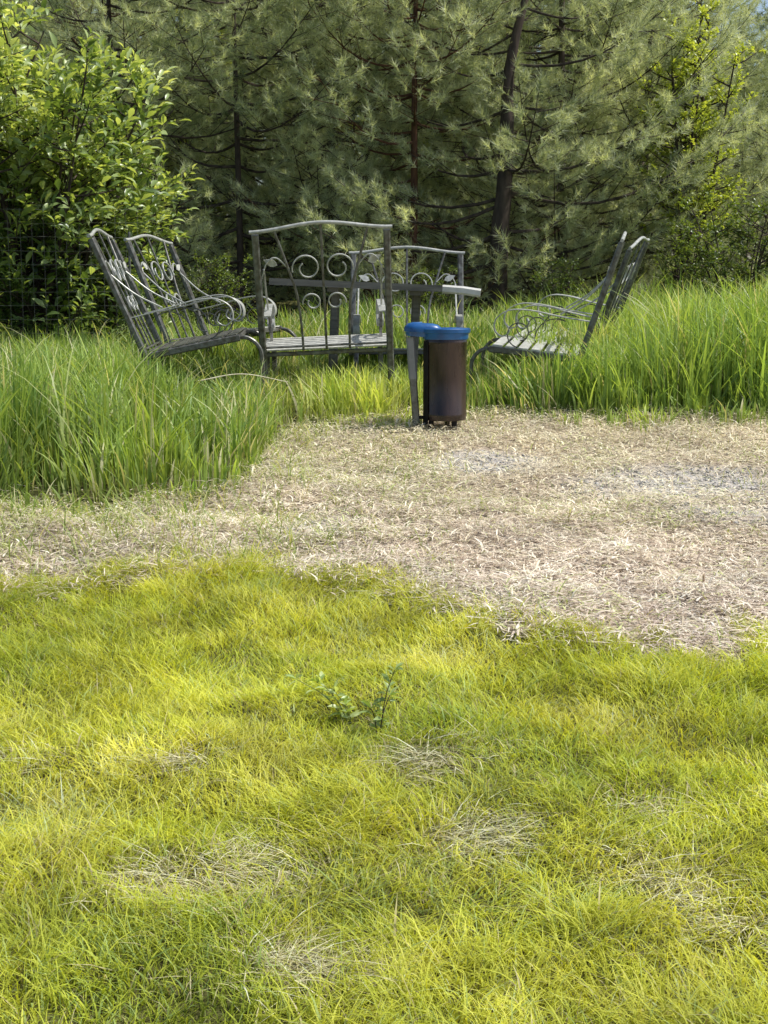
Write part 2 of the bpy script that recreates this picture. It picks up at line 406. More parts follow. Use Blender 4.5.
# taller single seed stems and arching blades
x, y = scatter(-5, 5, 7.4, 13.5, 26, lambda x, y: (y > tall_edge(x) + .4) & ((x < -.75) | (x > .55) | (y > 11.8)))
N = len(x)
cl = mixc([(.2, .34, .07), (.46, .52, .2), (.68, .64, .42)], rng.random(N))
tl = blades('tall_grass_stem', x, y, (tallh(x, y) + .12) * (1.0 + .4 * rng.random(N)), .005 + .007 * rng.random(N), rng.uniform(0, 2 * PI, N), .15 + .6 * rng.random(N), cl, M_tall, 6, droop=.25)
tl.name = 'tall_grass_stems'
tag(tl, 'tall arching grass stems rising above the long grass', 'grass', kind='stuff')

# gravel lying bare between the cuttings
n = 9000
x = rng.uniform(-.8, 3, n); y = rng.uniform(6.3, 9, n)
k = rng.random(n) < gravel_w(x, y) ** 1.2; x, y = x[k], y[k]; n = len(x)
ico = np.array([(1, 0, 0), (-1, 0, 0), (0, 1, 0), (0, -1, 0), (0, 0, 1), (0, 0, -1)], float)
fc = np.array([(0, 2, 4), (2, 1, 4), (1, 3, 4), (3, 0, 4), (2, 0, 5), (1, 2, 5), (3, 1, 5), (0, 3, 5)])
sz = .006 + .011 * rng.random(n) ** 2
V = ico[None] * sz[:, None, None] * rng.uniform(.6, 1.3, (n, 6, 1)) * np.array([1, 1, .6])
an = rng.uniform(0, 2 * PI, n); ca, sa = np.cos(an)[:, None], np.sin(an)[:, None]
V = np.stack([V[..., 0] * ca - V[..., 1] * sa, V[..., 0] * sa + V[..., 1] * ca, V[..., 2]], -1)
V += np.stack([x, y, ground(x, y) + .002], -1)[:, None]
gv = np_mesh('gravel', V.reshape(-1, 3), (np.arange(n)[:, None, None] * 6 + fc[None]).reshape(-1, 3), M_stone)
tag(gv, 'small grey gravel showing between the dry cuttings', 'gravel', kind='stuff')

# ------------------------------------------------------------------ the bench
W = 1.0; SD = .68; SH = .34; BL = .88; REC = math.radians(12)
def bp(x, t, off=0.):
    """point on the leaning back: t metres up from the seat"""
    return Vector((x, -math.sin(REC) * t + off, SH + math.cos(REC) * t))
def spiral(cx, ct, r0, r1, a0, a1, n=34, off=0.):
    out_ = []
    for i in range(n + 1):
        f = i / n; a_ = a0 + (a1 - a0) * f; r = r0 + (r1 - r0) * f
        out_.append(bp(cx + r * math.cos(a_), ct + r * math.sin(a_), off))
    return out_
def curve(ctrl, n=8):
    """Catmull-Rom through control points"""
    P = [Vector(c) for c in ctrl]; P = [P[0] * 2 - P[1]] + P + [P[-1] * 2 - P[-2]]; out_ = []
    for i in range(1, len(P) - 2):
        for j in range(n):
            t = j / n; a_, b_, c_, d_ = P[i - 1:i + 3]
            out_.append(.5 * ((2 * b_) + (c_ - a_) * t + (2 * a_ - 5 * b_ + 4 * c_ - d_) * t * t + (3 * b_ - a_ - 3 * c_ + d_) * t ** 3))
    out_.append(P[-2]); return out_

def make_bench():
    root = empty('garden_bench', (0, 0, 0))
    N_ = (0, math.cos(REC), math.sin(REC))
    hw = W / 2 - .035
    for s in (-1, 1):
        m = MB(); m.bar([(s * hw, -.04, -.12), (s * hw, -.01, .15), (s * hw, 0, SH)] + [bp(s * hw, t) for t in (.2, .5, BL - .008)], .05, .044)
        m.build('back_post', M_iron, root, True)
    m = MB(); n = 24
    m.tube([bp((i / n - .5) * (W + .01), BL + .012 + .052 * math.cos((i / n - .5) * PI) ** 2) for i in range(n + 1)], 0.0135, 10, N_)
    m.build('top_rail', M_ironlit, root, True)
    # centre bar and the two bent ones
    m = MB(); m.bar([bp(0, t) for t in (0, .4, BL + .06)], .018, .012, (1, 0, 0)); m.build('back_bar', M_iron, root, True)
    for s in (-1, 1):
        m = MB(); m.bar(curve([bp(s * x_, t) for x_, t in [(.17, 0), (.175, .2), (.195, .42), (.235, .58), (.335, BL + .03)]], 7), .018, .018, N_)
        m.build('back_bar', M_iron, root, True)
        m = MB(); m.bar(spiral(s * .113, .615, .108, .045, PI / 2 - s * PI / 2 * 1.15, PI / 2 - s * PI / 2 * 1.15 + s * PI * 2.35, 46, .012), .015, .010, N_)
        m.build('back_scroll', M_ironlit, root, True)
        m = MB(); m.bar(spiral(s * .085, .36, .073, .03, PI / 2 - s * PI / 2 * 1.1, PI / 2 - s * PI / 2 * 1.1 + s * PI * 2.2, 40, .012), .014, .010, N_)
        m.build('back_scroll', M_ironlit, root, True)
        # curling tendril with a leaf between the post and the bent bar
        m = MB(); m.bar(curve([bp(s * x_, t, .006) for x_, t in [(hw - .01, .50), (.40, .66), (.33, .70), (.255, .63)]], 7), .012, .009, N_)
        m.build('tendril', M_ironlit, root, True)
        m = MB(); o = bp(s * .36, .66, .02); ux = Vector((s * .45, 0, .2)).normalized(); uz = Vector(N_).cross(ux).normalized()
        pr = [(0, 0), (.02, .02), (.045, .027), (.075, .016), (.105, 0), (.075, -.016), (.045, -.027), (.02, -.02)]
        up_ = [o + ux * (a_ - .04) + uz * b_ + Vector(N_) * .006 for a_, b_ in pr]; dn = [q - Vector(N_) * .005 for q in up_]
        m.add(up_ + dn, [tuple(range(8)), tuple(range(15, 7, -1))] + [(i, i + 8, (i + 1) % 8 + 8, (i + 1) % 8) for i in range(8)])
        m.build('metal_leaf', M_ironseat, root)
    m = MB(); m.bar([bp(-hw, .03), bp(hw, .03)], .012, .03, (0, 0, 1)); m.build('lower_rail', M_iron, root, True)
    # seat
    m = MB()
    for s in (-1, 1): m.bar([(s * hw, -.01, SH - .02), (s * hw, SD, SH - .02)], .036, .05)
    m.bar([(-hw, .02, SH - .025), (hw, .02, SH - .025)], .024, .03, (0, 1, 0)); m.bar([(-hw, SD - .02, SH - .025), (hw, SD - .02, SH - .025)], .024, .03, (0, 1, 0))
    m.build('seat_frame', M_iron, root, True)
    m = MB(); ns = 7; pit = SD / ns
    for i in range(ns):
        y0 = i * pit + .008; m.box(-hw - .012, hw + .012, y0, y0 + pit * .72, SH + .0005, SH + .011)
    m.build('seat', M_ironseat, root)
    for s in (-1, 1):
        x_ = s * (hw - .045)
        AH = SH + .27
        pth = curve([bp(x_, .27), (x_, .18, AH + .005), (x_, .40, AH + .025), (x_, .56, AH + .01), (x_, .655, AH - .06), (x_, .66, AH - .15), (x_, .60, AH - .19), (x_, .55, AH - .15), (x_, .575, AH - .10)], 6)
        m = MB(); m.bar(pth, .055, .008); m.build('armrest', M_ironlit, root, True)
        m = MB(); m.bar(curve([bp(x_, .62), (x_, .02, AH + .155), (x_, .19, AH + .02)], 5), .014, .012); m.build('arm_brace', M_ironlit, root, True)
        def yz(cy, cz, r0, r1, a0, a1, n=30): return [(x_, cy + (r0 + (r1 - r0) * i / n) * math.cos(a0 + (a1 - a0) * i / n), cz + (r0 + (r1 - r0) * i / n) * math.sin(a0 + (a1 - a0) * i / n)) for i in range(n + 1)]
        m = MB(); m.bar(yz(.47, SH + .115, .105, .05, -PI / 2, PI * 1.45), .022, .008); m.build('arm_scroll', M_iron, root, True)
        m = MB(); m.bar(yz(.20, SH + .10, .155, .155, 0, PI * .62), .018, .008); m.build('arm_scroll', M_iron, root, True)
        m = MB(); m.bar(curve([(x_, SD - .03, SH - .02), (x_, SD + .05, SH - .035), (x_, SD + .11, SH - .10), (x_, SD + .12, SH - .2), (x_, SD + .07, -.12)], 6), .04, .028)
        m.build('front_leg', M_iron, root, True)
    return root

def set_bench(o, x, y, z, head, tilt, roll=0.):
    """head = direction the sitter faces, degrees from +x counter-clockwise"""
    R = Matrix.Rotation(math.radians(head - 90), 4, 'Z') @ Matrix.Rotation(math.radians(roll), 4, 'Y') @ Matrix.Rotation(math.radians(tilt), 4, 'X')
    o.location = (x, y, z); o.rotation_euler = R.to_euler()

GB = 'wrought iron benches set around the table'
bench = make_bench()
specs = [  # x, y (middle of the seat's rear edge), z of its ground, heading, tilt, roll, label
    (-.406, 10.364, -.008, 92.3, 5.5, -2.5, 'wrought iron bench seen from behind, standing square on, left of the blue lidded bin'),
    (-1.638, 10.40, -.01, 2.1, 11.5, 1.3, 'leftmost iron bench seen edge on, its back leaning over the long grass'),
    (-1.58, 11.83, -.007, -12.9, 10, 0, 'iron bench behind the leftmost one, its arched back turned half to the camera'),
    (.198, 12.10, -.12, -90.3, 5, 0, 'farthest iron bench facing the camera behind the table'),
    (1.50, 10.90, -.05, 170, 6.5, -2.5, 'iron bench right of the bin, seen from its side with its seat slats in view'),
    (1.81, 12.1, -.028, 161.3, 9.1, -5.6, 'rightmost iron bench, only its leaning back showing above the long grass'),
]
for i, (bx_, by_, bz_, hd, tl_, ro_, lab) in enumerate(specs):
    o = bench if i == 0 else copy_tree(bench)
    if i == 1:
        for ch in o.children:
            if ch.name.startswith('seat') and not ch.name.startswith('seat_frame'):
                ch.data = ch.data.copy(); ch.data.materials[0] = M_iron  # dark iron here puts shade on this seat into its colour
    set_bench(o, bx_, by_, bz_, hd, tl_, ro_); tag(o, lab, 'bench', GB)

# ------------------------------------------------------------------ the table
tb = empty('outdoor_table', (-.10, 11.36, g1(-.1, 11.36)))
zt = EYE + .02 - tb.location.z
tb.rotation_euler = (0, math.radians(2.4), math.radians(-4))
m = MB()
for i in range(3): m.box(-.82, .54, -.27 + i * .18, -.10 + i * .18, zt - .035, zt + .016)
m.build('tabletop', M_table, tb)
m = MB()
for i in range(3): m.bar([(.5425, -.185 + i * .18, zt - .012), (.70, -.185 + i * .18, zt - .017), (.84, -.185 + i * .18, zt - .032)], .174, .066, (0, 1, 0))
m.build('table_leaf', M_cap, tb)
for x_ in (-.32, .33):
    m = MB(); m.bar([(x_, 0, -.1), (x_, 0, zt - .036)], .07, .07); m.box(x_ - .045, x_ + .045, -.22, .22, zt - .07, zt - .0365)
    m.build('table_leg', M_table, tb)
tag(tb, 'dark plank table with a pale board at its right end, between the benches', 'table')

# ------------------------------------------------------------------ the bin
bpz = at(445, 424, 9.3)
bn = empty('litter_bin', (bpz.x, 9.3, bpz.z))
m = MB(); m.lathe([(.0, .03), (.136, .03), (.1395, .034), (.140, .05), (.143, .055), (.143, .075), (.140, .08), (.141, .53), (.144, .535), (.144, .55), (.141, .555), (.141, .575), (.135, .575), (.135, .5), (0, .5)], 64)
m.build('bin_body', M_steel, bn, True)
m = MB()
arc = [math.radians(a_) for a_ in range(184, 220, 3)]
vs = [(.1475 * math.cos(a_), .1475 * math.sin(a_), z) for a_ in arc for z in (.0, .55)]; vs += [(.1445 * math.cos(a_), .1445 * math.sin(a_), z) for a_ in arc for z in (.0, .55)]
na = len(arc)
m.add(vs, [(2 * i, 2 * i + 2, 2 * i + 3, 2 * i + 1) for i in range(na - 1)] + [(0, 1, 2 * na + 1, 2 * na), (2 * na - 2, 4 * na - 2, 4 * na - 1, 2 * na - 1)] + [(2 * i, 2 * na + 2 * i, 2 * na + 2 * i + 2, 2 * i + 2) for i in range(na - 1)])
m.build('corner_guard', M_black, bn, True)
m = MB(); m.lathe([(.118, .56), (.146, .562), (.150, .572), (.153, .60), (.163, .606), (.165, .628), (.158, .634), (.150, .634), (.135, .622), (.118, .60), (.118, .56)], 44)
m.build('lid_rim', M_blue, bn, True)
m = MB(); m.lathe([(0, .622), (.06, .620), (.1175, .605), (.1175, .59), (0, .59)], 36); m.build('lid', M_blue, bn, True)
m = MB()   # rounded side hood of the lid
pr = []
for i in range(20):
    a_ = 2 * PI * i / 20; c_, s_ = math.cos(a_), math.sin(a_)
    pr.append((-.150 + .124 * (abs(c_) ** .6) * (1 if c_ > 0 else -1), .075 * (abs(s_) ** .6) * (1 if s_ > 0 else -1)))
rings = [(.575, .86), (.58, .9), (.60, .93), (.606, 1.0), (.628, 1.0), (.640, .95), (.655, .8), (.664, .55), (.666, 0)]
vs = [(-.155 + (a_ + .155) * k_, b_ * k_, z + max(0, -a_ - .1) * .05) for z, k_ in rings for a_, b_ in pr]
m.add(vs, [(r * 20 + i, r * 20 + (i + 1) % 20, (r + 1) * 20 + (i + 1) % 20, (r + 1) * 20 + i) for r in range(len(rings) - 1) for i in range(20)] + [tuple(range(20))[::-1]])
m.build('lid_hood', M_blue, bn, True)
m = MB(); m.bar([(-.232, 0, .5745), (-.213, 0, .30)], .058, .05, (1, 0, 0)); po = m.build('stand_post', M_grey, bn, True)
m = MB(); m.bar([(-.213, 0, .2995), (-.188, 0, -.035)], .05, .04, (1, 0, 0)); m.build('post_sleeve', M_iron, bn, True)
m = MB(); m.bar([(-.195, 0, .045), (-.10, -.02, .045)], .022, .022, (0, 0, 1)); m.build('foot_brace', M_black, bn, True)
for a_ in (215, 300, 80):
    m = MB(); m.bar([(.115 * math.cos(math.radians(a_)), .115 * math.sin(math.radians(a_)), -.03), (.115 * math.cos(math.radians(a_)), .115 * math.sin(math.radians(a_)), .032)], .035, .03); m.build('foot', M_black, bn, True)
tag(bn, 'dark brown steel litter bin with blue lid and grey side post', 'litter bin')

# ------------------------------------------------------------------ wire fence on the left
fe = empty('wire_fence', (-2.5, 12.05, g1(-2.5, 12.05)))
m = MB()
for k_ in range(12):
    z_ = .12 + k_ * .115; m.tube([(-1.6 + i * .3, random.uniform(-.01, .01), z_ + random.uniform(-.006, .006)) for i in range(8)], .0016, 5, (0, 0, 1))
for i in range(21): x_ = -1.58 + i * .1; m.tube([(x_, .003, 0), (x_ + random.uniform(-.01, .01), .003, 1.4)], .0009, 5)
m.build('wire_mesh', M_wire, fe)
for x_ in (-1.62, .33):
    m = MB(); m.bar([(x_, .03, -.1), (x_ + .01, .03, 1.2)], .02, .02); m.build('fence_post', M_iron, fe)
tag(fe, 'thin welded wire fence in front of the leafy bush at left', 'fence')

m = MB(); a0 = at(198, 381, 9.0); a1 = at(242, 374, 9.05); a2 = at(288, 382, 9.1)
m.tube(curve([a0, a1, a2], 8), 0.0038, 7, (0, 1, 0), [1.1 - .5 * i / 16 for i in range(17)])
tag(m.build('dry_stick', M_stick, None, True), 'pale dry stick lying across the long grass below the leftmost bench', 'stick')

# ------------------------------------------------------------------ foliage machinery
def basis(d):
    d = d / np.linalg.norm(d, axis=1, keepdims=True)
    h = np.where(np.abs(d[:, 2:3]) > .9, np.array([[1., 0, 0]]), np.array([[0, 0, 1.]]))
    u = np.cross(h, d); u /= np.linalg.norm(u, axis=1, keepdims=True); v = np.cross(d, u)
    return d, u, v

def needle_crown(name, pos, dirs, tint, parent, nn=26, nl=.118, w=.0068):
    T = len(pos); d, u, v = basis(dirs)
    th = rng.uniform(0, 2 * PI, (T, nn)); ph = np.radians(rng.uniform(8, 85, (T, nn))); o = rng.uniform(-.08, .07, (T, nn))
    nd = d[:, None] * np.cos(ph)[..., None] + (u[:, None] * np.cos(th)[..., None] + v[:, None] * np.sin(th)[..., None]) * np.sin(ph)[..., None]
    nd[..., 2] += .12
    b_ = pos[:, None] + d[:, None] * o[..., None]
    ln_ = nl * rng.uniform(.75, 1.15, (T, nn))[..., None]
    sd = np.cross(nd, rng.normal(size=(T, nn, 3))); sd /= np.linalg.norm(sd, axis=2, keepdims=True) + 1e-9
    V = np.stack([b_ - sd * w / 2, b_ + sd * w / 2, b_ + nd * ln_], 2)
    C = np.repeat(np.repeat(tint[:, None], nn, 1) * rng.uniform(.75, 1.3, (T, nn, 1)), 3, 0).reshape(T, nn, 3, 3) if False else np.repeat((tint[:, None] * rng.uniform(.75, 1.3, (T, nn, 1)))[:, :, None], 3, 2)
    return np_mesh(name, V.reshape(-1, 3), np.arange(T * nn * 3).reshape(-1, 3), M_needle, C.reshape(-1, 3), parent)

def leaf_crown(name, pos, dirs, L_, wd, tint, parent, mat=None, fold=.25):
    T = len(pos); d, u, v = basis(dirs)
    flip = np.where(v[:, 2:3] < 0, -1, 1); v = v * flip; u = u * flip
    rl = rng.normal(0, .5, T)[:, None]; u, v = u * np.cos(rl) + v * np.sin(rl), v * np.cos(rl) - u * np.sin(rl)
    L_ = (L_ * rng.uniform(.6, 1.25, T))[:, None]; W_ = L_ * wd
    b_ = pos; mid = pos + d * L_ * .45; q = pos + d * L_ * .75 - v * L_ * .04; tip = pos + d * L_ - v * L_ * .14
    V = np.stack([b_, mid - u * W_ / 2 + v * W_ * fold, mid + u * W_ / 2 + v * W_ * fold, mid, q - u * W_ * .36 + v * W_ * fold * .7, q + u * W_ * .36 + v * W_ * fold * .7, q, tip], 1)
    f = np.array([(0, 3, 1), (0, 2, 3), (1, 3, 6), (1, 6, 4), (2, 5, 6), (2, 6, 3), (4, 6, 7), (6, 5, 7)])
    C = np.repeat(tint[:, None], 8, 1)
    return np_mesh(name, V.reshape(-1, 3), (np.arange(T)[:, None, None] * 8 + f[None]).reshape(-1, 3), mat or M_leaf, C.reshape(-1, 3), parent)

def pine(seed, H, R, trunk_r, path=None, first=.35, bark=None, gap=None, limbs=(), step=.34, dens=1., cols=None, name='pine_tree', nn=38):
    rs = np.random.default_rng(seed); rnd = random.Random(seed)
    root = empty(name, (0, 0, 0))
    if path is None:
        a_ = rs.uniform(0, 2 * PI); path = [(math.cos(a_) * .12 * (t * 3) ** .8 * rs.uniform(.5, 1.2), math.sin(a_) * .1 * t, H * t) for t in (0, .25, .5, .75, 1)]
    pt = curve(path, 8); n = len(pt)
    zz = np.array([q.z for q in pt]); xx = np.array([q.x for q in pt]); yy = np.array([q.y for q in pt])
    m = MB(); m.tube([(q.x, q.y, q.z) for q in pt], trunk_r, 9, (1, 0, 0), [max(.1, (1 - .9 * i / (n - 1))) * (1 + .35 * math.exp(-i * .8)) for i in range(n)])
    pos = []; dr = []
    def twig(p0, d0, ln_, r_):
        q = [p0 + d0 * ln_ * t + Vector((0, 0, .10 * ln_ * t * t)) for t in (0, .5, 1)]
        m.tube(q, r_, 4, (.1, .2, 1), [1, .7, .35])
        k_ = max(2, int(ln_ / .165 * dens))
        for j in range(k_):
            t = .35 + .65 * (j + rs.random()) / k_
            pp = p0 + d0 * ln_ * t + Vector((rs.normal(0, .05), rs.normal(0, .05), rs.normal(0, .05)))
            dd = (d0 + Vector((rs.normal(0, .45), rs.normal(0, .45), rs.normal(.35, .3)))).normalized()
            pos.append(pp); dr.append(dd)
        pos.append(q[2]); dr.append((d0 + Vector((0, 0, .3))).normalized())
    def branch(z, az, ln_, rise, r_, foliage_from=.3):
        b0 = Vector((np.interp(z, zz, xx), np.interp(z, zz, yy), z))
        d0 = Vector((math.cos(az), math.sin(az), 0)); k_ = 7; sd = Vector((-d0.y, d0.x, 0)); w_ = rs.normal(0, .06)
        q = [b0 + d0 * ln_ * t + Vector((0, 0, ln_ * (rise * t + .22 * t * t - .12 * math.sin(t * 3)))) + sd * ln_ * w_ * math.sin(t * 4) for t in [i / k_ for i in range(k_ + 1)]]
        m.tube(q, r_, 5, (.13, .2, 1), [1 - .8 * i / k_ for i in range(k_ + 1)])
        nt_ = max(3, int(ln_ / .17))
        for j in range(nt_):
            t = foliage_from + (1 - foliage_from) * (j + .5) / nt_
            i0 = min(int(t * k_), k_ - 1); pp = q[i0].lerp(q[i0 + 1], t * k_ - i0)
            sgn = 1 if j % 2 else -1
            dd = (d0 * rs.uniform(.4, .9) + sd * sgn * rs.uniform(.5, 1) + Vector((0, 0, rs.uniform(.0, .55)))).normalized()
            twig(pp, dd, ln_ * rs.uniform(.2, .34) * (1.15 - .6 * t) + .12, r_ * .3)
        twig(q[-1], (q[-1] - q[-2]).normalized(), .25, r_ * .25)
    z = first
    while z < H * .97:
        f = z / H; ln0 = R * (1 - f ** 1.6) * (.75 + .25 * min(1, f * 6)) + .18
        nb = rnd.choice((4, 5, 6)); a0 = rs.uniform(0, 2 * PI)
        for j in range(nb):
            az = a0 + 2 * PI * j / nb + rs.normal(0, .25)
            if gap and any(g0 < z < g1_ and math.cos(az - ga) > gc for g0, g1_, ga, gc in gap): continue
            branch(z + rs.normal(0, .07), az, ln0 * rs.uniform(.6, 1.15), rs.uniform(-.1, .3), .011 + .014 * (1 - f) * R / 2)
        z += step * rs.uniform(.75, 1.3)
    for (lz, laz, lln, lri, lr) in limbs: branch(lz, laz, lln, lri, lr, .45)
    m.build('trunk', bark or M_bark, root, True)
    pos = np.array([tuple(q) for q in pos]); dr = np.array([tuple(q) for q in dr])
    cols = cols or [(.19, .235, .14), (.48, .53, .33), (.78, .82, .55)]
    tint = mixc(cols, np.clip(vnoise(pos[:, 0] + pos[:, 2], pos[:, 1] - pos[:, 2], .7, seed) * .6 + rs.random(len(pos)) * .75 - .15, 0, 1))
    needle_crown('crown', pos, dr, tint, root, nn=nn)
    return root

def broad(seed, H, R, stems, leafL, leafW, cols, name, nleaf, base=.2, dark=None, spread=.6):
    """multi-stemmed bush or small broadleaf tree: leaves sit along twigs"""
    rs = np.random.default_rng(seed)
    root = empty(name, (0, 0, 0)); m = MB(); pos = []; dr = []
    tw = []
    for s in range(stems):
        a_ = 2 * PI * s / stems + rs.normal(0, .4); r = R * spread * rs.uniform(.3, 1)
        hh_ = H * rs.uniform(.75, 1.0)
        p0 = Vector((rs.normal(0, .08 * R), rs.normal(0, .08 * R), -.05)); p1 = Vector((math.cos(a_) * r * .5, math.sin(a_) * r * .5, hh_ * .5)); p2 = Vector((math.cos(a_) * r, math.sin(a_) * r, hh_ * .93))
        q = curve([p0, p1, p2], 8); m.tube(q, .008 + .006 * H, 6, (1, 0, 0), [1 - .8 * i / (len(q) - 1) for i in range(len(q))])
        nb = int(9 + H * 3)
        for j in range(nb):
            t = base + (1 - base) * (j + rs.random()) / nb; i0 = min(int(t * (len(q) - 1)), len(q) - 2); pp = q[i0].lerp(q[i0 + 1], t * (len(q) - 1) - i0)
            az = rs.uniform(0, 2 * PI); ln_ = R * rs.uniform(.25, .62) * (1.15 - .6 * t)
            dd = Vector((math.cos(az), math.sin(az), rs.uniform(.15, .9))).normalized()
            e = pp + dd * ln_; m.tube([pp, pp.lerp(e, .5) + Vector((0, 0, -.03 * ln_)), e], .004 + .002 * H, 4, (.1, .2, 1), [1, .7, .3])
            for k_ in range(4):
                s0 = pp.lerp(e, rs.uniform(.3, 1)); d2 = (dd + Vector((rs.normal(0, .6), rs.normal(0, .6), rs.normal(.3, .4)))).normalized(); l2 = ln_ * rs.uniform(.2, .5) + leafL
                tw.append((s0, d2, l2))
                m.tube([s0, s0 + d2 * l2], .003, 3, (.1, .2, 1), [1, .4])
    per = max(3, nleaf // len(tw))
    for s0, d2, l2 in tw:
        for j in range(per):
            t = (j + rs.random()) / per; az = rs.uniform(0, 2 * PI)
            pp = s0 + d2 * l2 * t
            o_ = Vector((math.cos(az), math.sin(az), rs.normal(0, .35))); dd = (o_ + d2 * (.5 + .9 * t)).normalized()
            pos.append(pp); dr.append(dd)
    m.build('trunk', M_bark, root, True)
    pos = np.array([tuple(q) for q in pos]); dr = np.array([tuple(q) for q in dr])
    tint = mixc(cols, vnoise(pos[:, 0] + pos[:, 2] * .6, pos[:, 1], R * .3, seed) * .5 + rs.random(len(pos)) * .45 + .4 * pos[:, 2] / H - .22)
    leaf_crown('crown', pos, dr, leafL, leafW, tint, root)
    return root

def put(o, x, y, rz=0., s=1.):
    o.location = (x, y, g1(x, y) - .03); o.rotation_euler = (0, 0, rz); o.scale = (s, s, s); return o

# main pine, its trunk bending to the right as it climbs
y0 = 17.0; b0 = at(497, 300, y0); zb = g1(b0.x, y0)
pth = [(0, 0, 0)]
for px, row in [(499, 240), (504, 190), (507, 120), (508, 80), (516, 35), (527, -10), (536, -80), (540, -190)]:
    q = at(px, row, y0); pth.append((q.x - b0.x, 0, q.z - zb))
pm = pine(101, pth[-1][2], 2.5, .125, pth, .5, gap=[(0.2, 1.7, -PI / 2, .3), (2.3, 5.4, -PI / 2, -.05)],
          limbs=[(1.75, -.12, 2.6, .05, .026), (1.6, PI + .2, 1.9, -.12, .024), (1.15, .3, 1.8, .0, .022), (3.35, PI - .1, 1.7, .25, .017), (3.2, -.25, 2.0, .18, .02)], dens=1.25, nn=46)
pm.location = (b0.x, y0, zb)
tag(pm, 'largest pine with a dark crooked trunk, behind and right of the bin', 'pine tree')

pA = pine(202, 7.4, 2.0, .075, first=.4, dens=1.1)
put(pA, at(565, 250, 18.6).x, 18.6, .6); tag(pA, 'pine with a thin dark trunk just right of the crooked one', 'pine tree')
q = pine(303, 6.8, 1.8, .06, first=.5, bark=M_barkred, gap=[(1.0, 2.4, -PI / 2, .1)])
pB = put(q, at(412, 250, 17.6).x, 17.6, 0); tag(pB, 'pine with a thin reddish trunk above the farthest bench', 'pine tree')
pC = pine(404, 7.8, 2.1, .05, first=.5, gap=[(1.0, 2.6, -PI / 2, .2)], cols=[(.18, .23, .13), (.44, .5, .29), (.74, .78, .5)])
put(pC, at(241, 250, 18.2).x, 18.2, 0); tag(pC, 'slim pine with a straight thin stem, left of the bench seen from behind', 'pine tree')
protos = [pA, pC, pB, pm]
near = [(pA, 330, 19.6, 2.2, 1.0, 'pine between the slim straight stem and the reddish trunk'),
        (pC, 120, 17.9, 1.2, 1.0, 'pine standing right behind the leafy bush'),
        (pA, 640, 19.3, 4.1, .9, 'pine right of the rightmost bench, left of the yellow green tree'),
        (pC, 790, 19.6, 5.2, .62, 'pine at the right edge of the wood')]
for src, px, yy_, rz, sc, lab in near:
    o = copy_tree(src); o.scale = (sc,) * 3; put(o, at(px, 200, yy_).x, yy_, rz, sc); tag(o, lab, 'pine tree')
GP = 'pines crowding the wood behind'
LP = 'dense grey green pine farther back in the wood'
rr = random.Random(5)
for yy_, x0, x1, st_ in [(21.5, -7.5, 7.5, 1.75), (25, -9, 9, 1.9), (30, -11, 11, 2.2), (37, -14, 14, 2.6)]:
    x_ = x0
    while x_ < x1:
        X_ = x_ + rr.uniform(-.5, .5); Y_ = yy_ + rr.uniform(-1, 1); pxx = 384 + F * X_ / Y_
        if True:
            sc = rr.uniform(.9, 1.15) * (1 + (yy_ - 21) * .028)
            if 690 < pxx < 830: sc = min(sc, (.1 + .178 * Y_ - .25 * (Y_ > 28)) / 7.8)
            o = copy_tree(rr.choice([pA, pC, pA, pC, pB])); put(o, X_, Y_, rr.uniform(0, 6.28), sc); tag(o, LP, 'pine tree', GP)
        x_ += st_

# the leafy bush at left
CB = [(.05, .10, .035), (.18, .27, .08), (.5, .6, .26), (.84, .88, .55)]  # sunlit top and shaded base of the bush painted into leaf tints
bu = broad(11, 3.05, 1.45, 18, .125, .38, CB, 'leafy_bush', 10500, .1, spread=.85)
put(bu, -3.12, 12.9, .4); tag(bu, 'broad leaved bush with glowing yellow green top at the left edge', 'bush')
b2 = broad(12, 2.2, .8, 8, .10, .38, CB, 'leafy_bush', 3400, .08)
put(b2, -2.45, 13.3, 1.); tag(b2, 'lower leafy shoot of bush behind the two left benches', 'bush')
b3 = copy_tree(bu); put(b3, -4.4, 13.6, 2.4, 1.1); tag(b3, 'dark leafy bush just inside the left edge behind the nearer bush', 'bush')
# yellow green broadleaf trees in the wood
CY = [(.24, .32, .07), (.46, .55, .12), (.70, .76, .24)]
t1 = broad(13, 5.0, 1.3, 9, .06, .6, CY, 'birch_tree', 11000, .3, spread=.45)
put(t1, at(694, 100, 17.6).x, 17.6, .3, .88); tag(t1, 'slender tree with bright yellow green leaves at the upper right', 'broadleaf tree')
for px, yy_, rz, sc, lab in [(455, 22.4, 1.4, 1.0, 'yellow green tree glowing behind the crooked pine, left of its trunk'), (310, 23.5, 3.0, 1.15, 'yellow green tree at the top above the bench seen from behind'), (200, 23.0, 4.4, 1.0, 'light green tree showing through pines right of the leafy bush'), (620, 23.2, 5.4, 1.15, 'light green tree at the top between crooked pine and the slender one')]:
    o = copy_tree(t1); put(o, at(px, 100, yy_).x, yy_, rz, sc); tag(o, lab, 'broadleaf tree')
